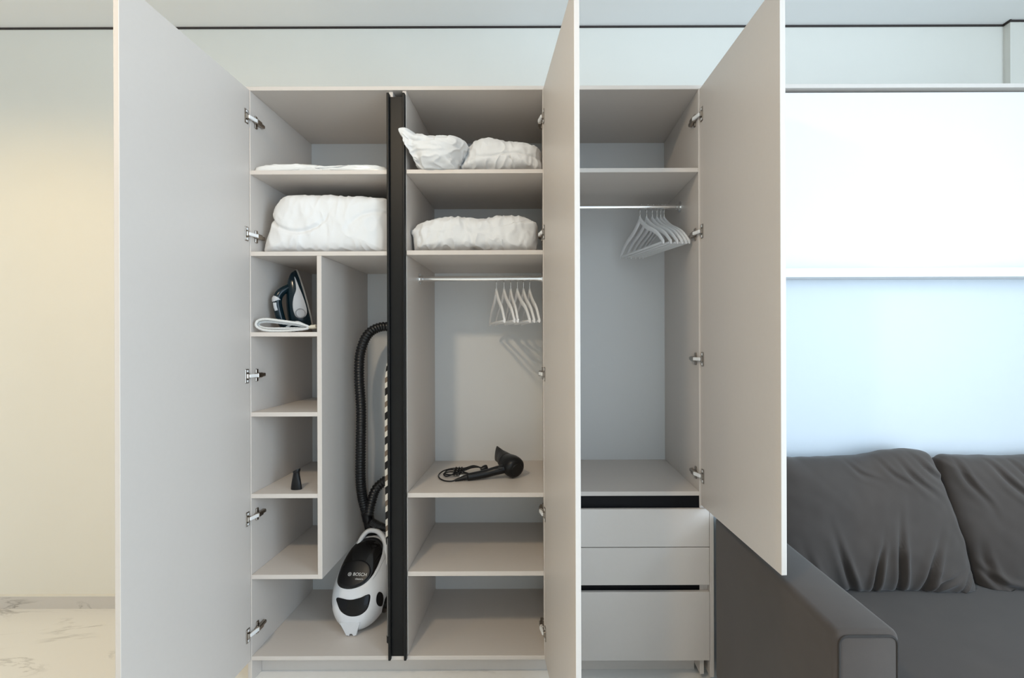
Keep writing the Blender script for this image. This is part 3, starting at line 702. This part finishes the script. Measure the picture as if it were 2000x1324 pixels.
# ------------------------------------------------------------------ vacuum cleaner
ZF = ZB1
def vacuum():
    root = thing('vacuum_cleaner', 'white and black canister vacuum cleaner with ribbed hose in the wardrobe', 'vacuum cleaner', (-0.890, 0.30, ZF))
    el = math.radians(50); roll = math.radians(-4); yaw = math.radians(3)
    Rm = Matrix.Rotation(yaw, 3, 'Z') @ Matrix.Rotation(el, 3, 'X') @ Matrix.Rotation(roll, 3, 'Z')
    org = Vector((0.0, 0.005, 0.186))
    def P(a, b, c): return org + Rm @ Vector((a, b, c))
    A, B, C, C2 = 0.138, 0.222, 0.118, 0.085
    def wd_(b):          # half width along the length: egg, narrower at the top
        t = b / B; return A * max(1 - abs(t) ** 2.6, 0) ** 0.5 * (1 - 0.15 * (t + 0.2) if t > -0.2 else 1)
    def srf(a, b):       # height of the face over the mid plane
        ww = max(wd_(b), 1e-4); s = min(abs(a) / ww, 1); t = abs(b) / B
        return C * max(1 - t ** 2.6, 0) ** 0.55 * max(1 - s ** 2.8, 0) ** 0.45
    bm = bmesh.new(); secs = []
    for i in range(49):
        b = -B * math.cos(PI * i / 48) * 0.9995; ww = wd_(b); k = max(1 - (abs(b) / B) ** 2.6, 0) ** 0.55; ring = []
        for j in range(44):
            th = 2 * PI * j / 44; ca, sa = math.cos(th), math.sin(th)
            a = ww * math.copysign(abs(ca) ** 0.72, ca); c = (C if sa > 0 else C2) * k * abs(sa) ** 0.8 * (1 if sa > 0 else -1)
            ring.append(P(a, b, c))
        secs.append(ring)
    add_loft(bm, secs); body = obj('body', bm, 'vwhite', root, True, local=True)
    def patch(name, outl, off, m, parent, n=64, th=0.003):
        o = cat_rom([(a, b, 0) for a, b in outl], n, True); cx = sum(v.x for v in o) / n; cy = sum(v.y for v in o) / n
        bm = bmesh.new(); rings = []
        for s in (1.0, 1.0, .97, .9, .8, .68, .55, .42, .3, .18, .08):
            h = off - th if not rings else off
            if s == 1.0 and rings: h = off - 0.0012
            rings.append([bm.verts.new(P(cx + (v.x - cx) * s, cy + (v.y - cy) * s, srf(cx + (v.x - cx) * s, cy + (v.y - cy) * s) + h)) for v in o])
        for a, b in zip(rings, rings[1:]):
            for k in range(n): bm.faces.new((a[k], a[(k + 1) % n], b[(k + 1) % n], b[k]))
        bm.faces.new(rings[-1])
        return obj(name, bm, m, parent, True, local=True)
    can = patch('canister', [(-.035, .180), (.020, .190), (.062, .165), (.080, .110), (.078, .05), (.066, .0), (.035, -.045), (-.02, -.068), (-.075, -.062), (-.108, -.03), (-.115, .02), (-.105, .08), (-.080, .145)], 0.004, 'vsmoke', root)
    patch('canister_lid', [(-.062, .052), (-.01, .060), (.035, .045), (.056, .005), (.030, -.038), (-.02, -.060), (-.072, -.054), (-.101, -.025), (-.106, .015), (-.092, .042)], 0.010, 'matblk', can)
    patch('front_vent', [(-.085, -.104), (-.02, -.113), (.03, -.103), (.070, -.085), (.076, -.118), (.066, -.150), (.035, -.172), (-.01, -.176), (-.05, -.160), (-.075, -.130)], 0.003, 'vblack', root)
    patch('hub_button', [(.108, -.070), (.121, -.072), (.126, -.092), (.122, -.118), (.112, -.124), (.104, -.112), (.102, -.088)], 0.010, 'matblk', root, 40, 0.012)
    patch('release_latch', [(.086, .10), (.098, .095), (.085, .02), (.070, -.02), (.066, -.01), (.078, .04)], 0.006, 'vwhite', root, 40)
    # carrying handle over the top
    bm = bmesh.new(); pts = [P(-.060, .135, .070), P(-.048, .178, .080), P(-.028, .214, .078), P(.0, .222, .078), P(.040, .210, .078), P(.078, .168, .075), (P(.100, .11, .062)), P(.108, .06, .06)]
    add_tube(bm, cat_rom(pts, 44), lambda i: 0.011 + 0.004 * (i / 43), 12); obj('carry_handle', bm, 'vwhite', root, 'all', local=True)
    # wheels
    for s in (-1, 1):
        bm = bmesh.new()
        c = P(s * 0.116, -.072, -0.030); axv = Rm @ Vector((s, 0, 0))
        u = Rm @ Vector((0, 1, 0)); v = Rm @ Vector((0, 0, 1))
        add_loft(bm, [[c + axv * d + (u * math.cos(a) + v * math.sin(a)) * rr for a in (2 * PI * k / 36 for k in range(36))] for d, rr in ((-.012, .062), (.004, .066), (.014, .062), (.019, .050), (.021, .02))])
        obj('wheel', bm, 'vblack', root, True, local=True)
    # parking clip at the bottom edge
    bm = bmesh.new()
    cl = [(-.046, 0), (.040, 0), (.026, -.040), (.022, -.056), (.010, -.060), (.004, -.050), (-.006, -.050), (-.010, -.060), (-.022, -.056), (-.030, -.036)]
    base = Vector((-0.006, -0.140, 0.070))
    def K(a, b, c): return base + Vector((a * 1.1, c * 0.8 - 0.02, b * 1.12))
    fr = [K(a, b, -0.012 * (1 + b / .06)) for a, b in cl]
    add_prism(bm, fr, (0, 0.016, 0)); obj('parking_clip', bm, 'vwhite', root, local=True)
    # hose socket
    s0 = P(-0.01, .185, -.01)
    bm = bmesh.new(); top = Vector((X(716, .41) + 0.890, 0.11, Z(1000, .41) - ZF))
    add_tube(bm, [s0, s0.lerp(top, .35), s0.lerp(top, .36), s0.lerp(top, .75), s0.lerp(top, .76), top], lambda i: (.033, .031, .027, .027, .030, .030)[i], 22); obj('hose_socket', bm, 'matblk', root, True, local=True)
    # lettering on the lid
    def text(body_s, size, a, b, name, off=0.0125):
        cu = bpy.data.curves.new(name, 'FONT'); cu.body = body_s; cu.size = size; cu.align_x = 'CENTER'; cu.align_y = 'CENTER'; cu.extrude = 0.0
        to = bpy.data.objects.new(name, cu); COL.objects.link(to)
        dg = bpy.context.evaluated_depsgraph_get(); me = bpy.data.meshes.new_from_object(to.evaluated_get(dg))
        bpy.data.objects.remove(to); bpy.data.curves.remove(cu)
        for v in me.vertices:
            x, y = a + v.co.x, b + v.co.y
            v.co = P(x, y, srf(x, y) + off)
        me.materials.clear(); me.materials.append(M['print'])
        o = bpy.data.objects.new(name, me); COL.objects.link(o); o.parent = can
    text('BOSCH', 0.0205, 0.008, -0.006, 'lettering'); text("cleann'n", 0.012, 0.010, -0.026, 'lettering')
    bm = bmesh.new()
    def ringpts(r0, nn=24): return [P(-.042 + r0 * math.cos(a), -.006 + r0 * math.sin(a), srf(-.042, -.006) + .0125) for a in (2 * PI * k / nn for k in range(nn))]
    a = [bm.verts.new(p) for p in ringpts(.0085)]; b = [bm.verts.new(p) for p in ringpts(.0070)]
    for k in range(24): bm.faces.new((a[k], a[(k + 1) % 24], b[(k + 1) % 24], b[k]))
    for x0, x1, y0, y1 in ((-.0035, -.002, -.005, .005), (.002, .0035, -.005, .005), (-.002, .002, -.0008, .0008)):
        bm.faces.new([bm.verts.new(P(-.042 + x, -.006 + y, srf(-.042, -.006) + .0125)) for x, y in ((x0, y0), (x1, y0), (x1, y1), (x0, y1))])
    obj('emblem', bm, 'print', can, local=True)
    # ribbed hose: up, over behind the channel and back down
    def W_(px, py, yy): return (X(px, yy), yy, Z(py, yy))
    path = [tuple(Vector(root.location) + top - Vector((0, 0, .012))), W_(707, 970, .38), W_(703.5, 930, .345), W_(704, 870, .33), W_(705, 800, .33), W_(701.5, 735, .33), W_(704, 688, .335), W_(718, 653, .36), W_(742, 638, .40), (-0.775, .435, Z(639, .435)), (-0.722, .450, Z(652, .45)), (-0.697, .455, Z(700, .45)), (-0.696, .455, Z(780, .45)), (-0.705, .455, Z(870, .45)), (-0.750, .450, Z(920, .45)), W_(752, 937, .43), W_(733, 955, .405), W_(723, 985, .39), W_(719, 1005, .375)]
    n = 620; pp = cat_rom(path, n)
    bm = bmesh.new(); add_tube(bm, pp, lambda i: 0.0235 + (0.0022 if (i % 4) < 2 else -0.0012), 16)
    obj('hose', bm, 'hose', root, 'all')
    # suction tube bend leaving to the right
    bm = bmesh.new(); add_tube(bm, cat_rom([W_(722, 1016, .38), W_(736, 1024, .40), W_(752, 1030, .42), W_(764, 1031, .43)], 60), lambda i: 0.019 + (0.0018 if (i % 4) < 2 else 0), 14); obj('suction_tube', bm, 'hose', root, 'all')
    return root
vac = vacuum()

# ------------------------------------------------------------------ ironing board standing on edge behind the channel
ib = thing('ironing_board', 'folded ironing board with striped cover standing behind the black channel', 'ironing board', (-0.69, 0.28, ZF))
bx0, bx1 = -0.7150, -0.6830
prof = []
zt, zl = Z(680, 0.09), 0.56
for i in range(41):                     # front edge, bottom to top, nose at the top
    t = i / 40; z = zl + (zt - zl) * t
    fy = 0.085 + 0.012 * (2 * t - 1) ** 2 + (0.11 * max(0, (t - 0.86) / 0.14) ** 2.4)
    prof.append((fy, z))
back = [(0.39 - 0.10 * max(0, (i / 40 - 0.62) / 0.38) ** 2, zl + (zt - zl) * i / 40) for i in range(41)]
ol = [Vector((bx0, a, b)) for a, b in prof] + [Vector((bx0, a, b)) for a, b in reversed(back)]
bm = bmesh.new(); add_prism(bm, ol, (bx1 - bx0, 0, 0))
bmesh.ops.bevel(bm, geom=[e for e in bm.edges if len(e.link_faces) == 2 and any(len(f.verts) > 10 for f in e.link_faces)], offset=0.008, segments=3, profile=0.5, affect='EDGES')
obj('striped_cover', bm, 'stripe', ib)
for yy in (0.10, 0.33):
    bm = bmesh.new(); add_tube(bm, [(-0.700, yy, ZF + 0.012), (-0.700, yy, 0.50), (-0.700, yy, 0.60)], 0.0115, 14); lg = obj('leg', bm, 'leg', ib, True)
    bm = bmesh.new(); add_tube(bm, [(-0.700, yy, ZF + 0.0008), (-0.700, yy, ZF + 0.03)], 0.0135, 14); obj('foot_cap', bm, 'matblk', lg, True)
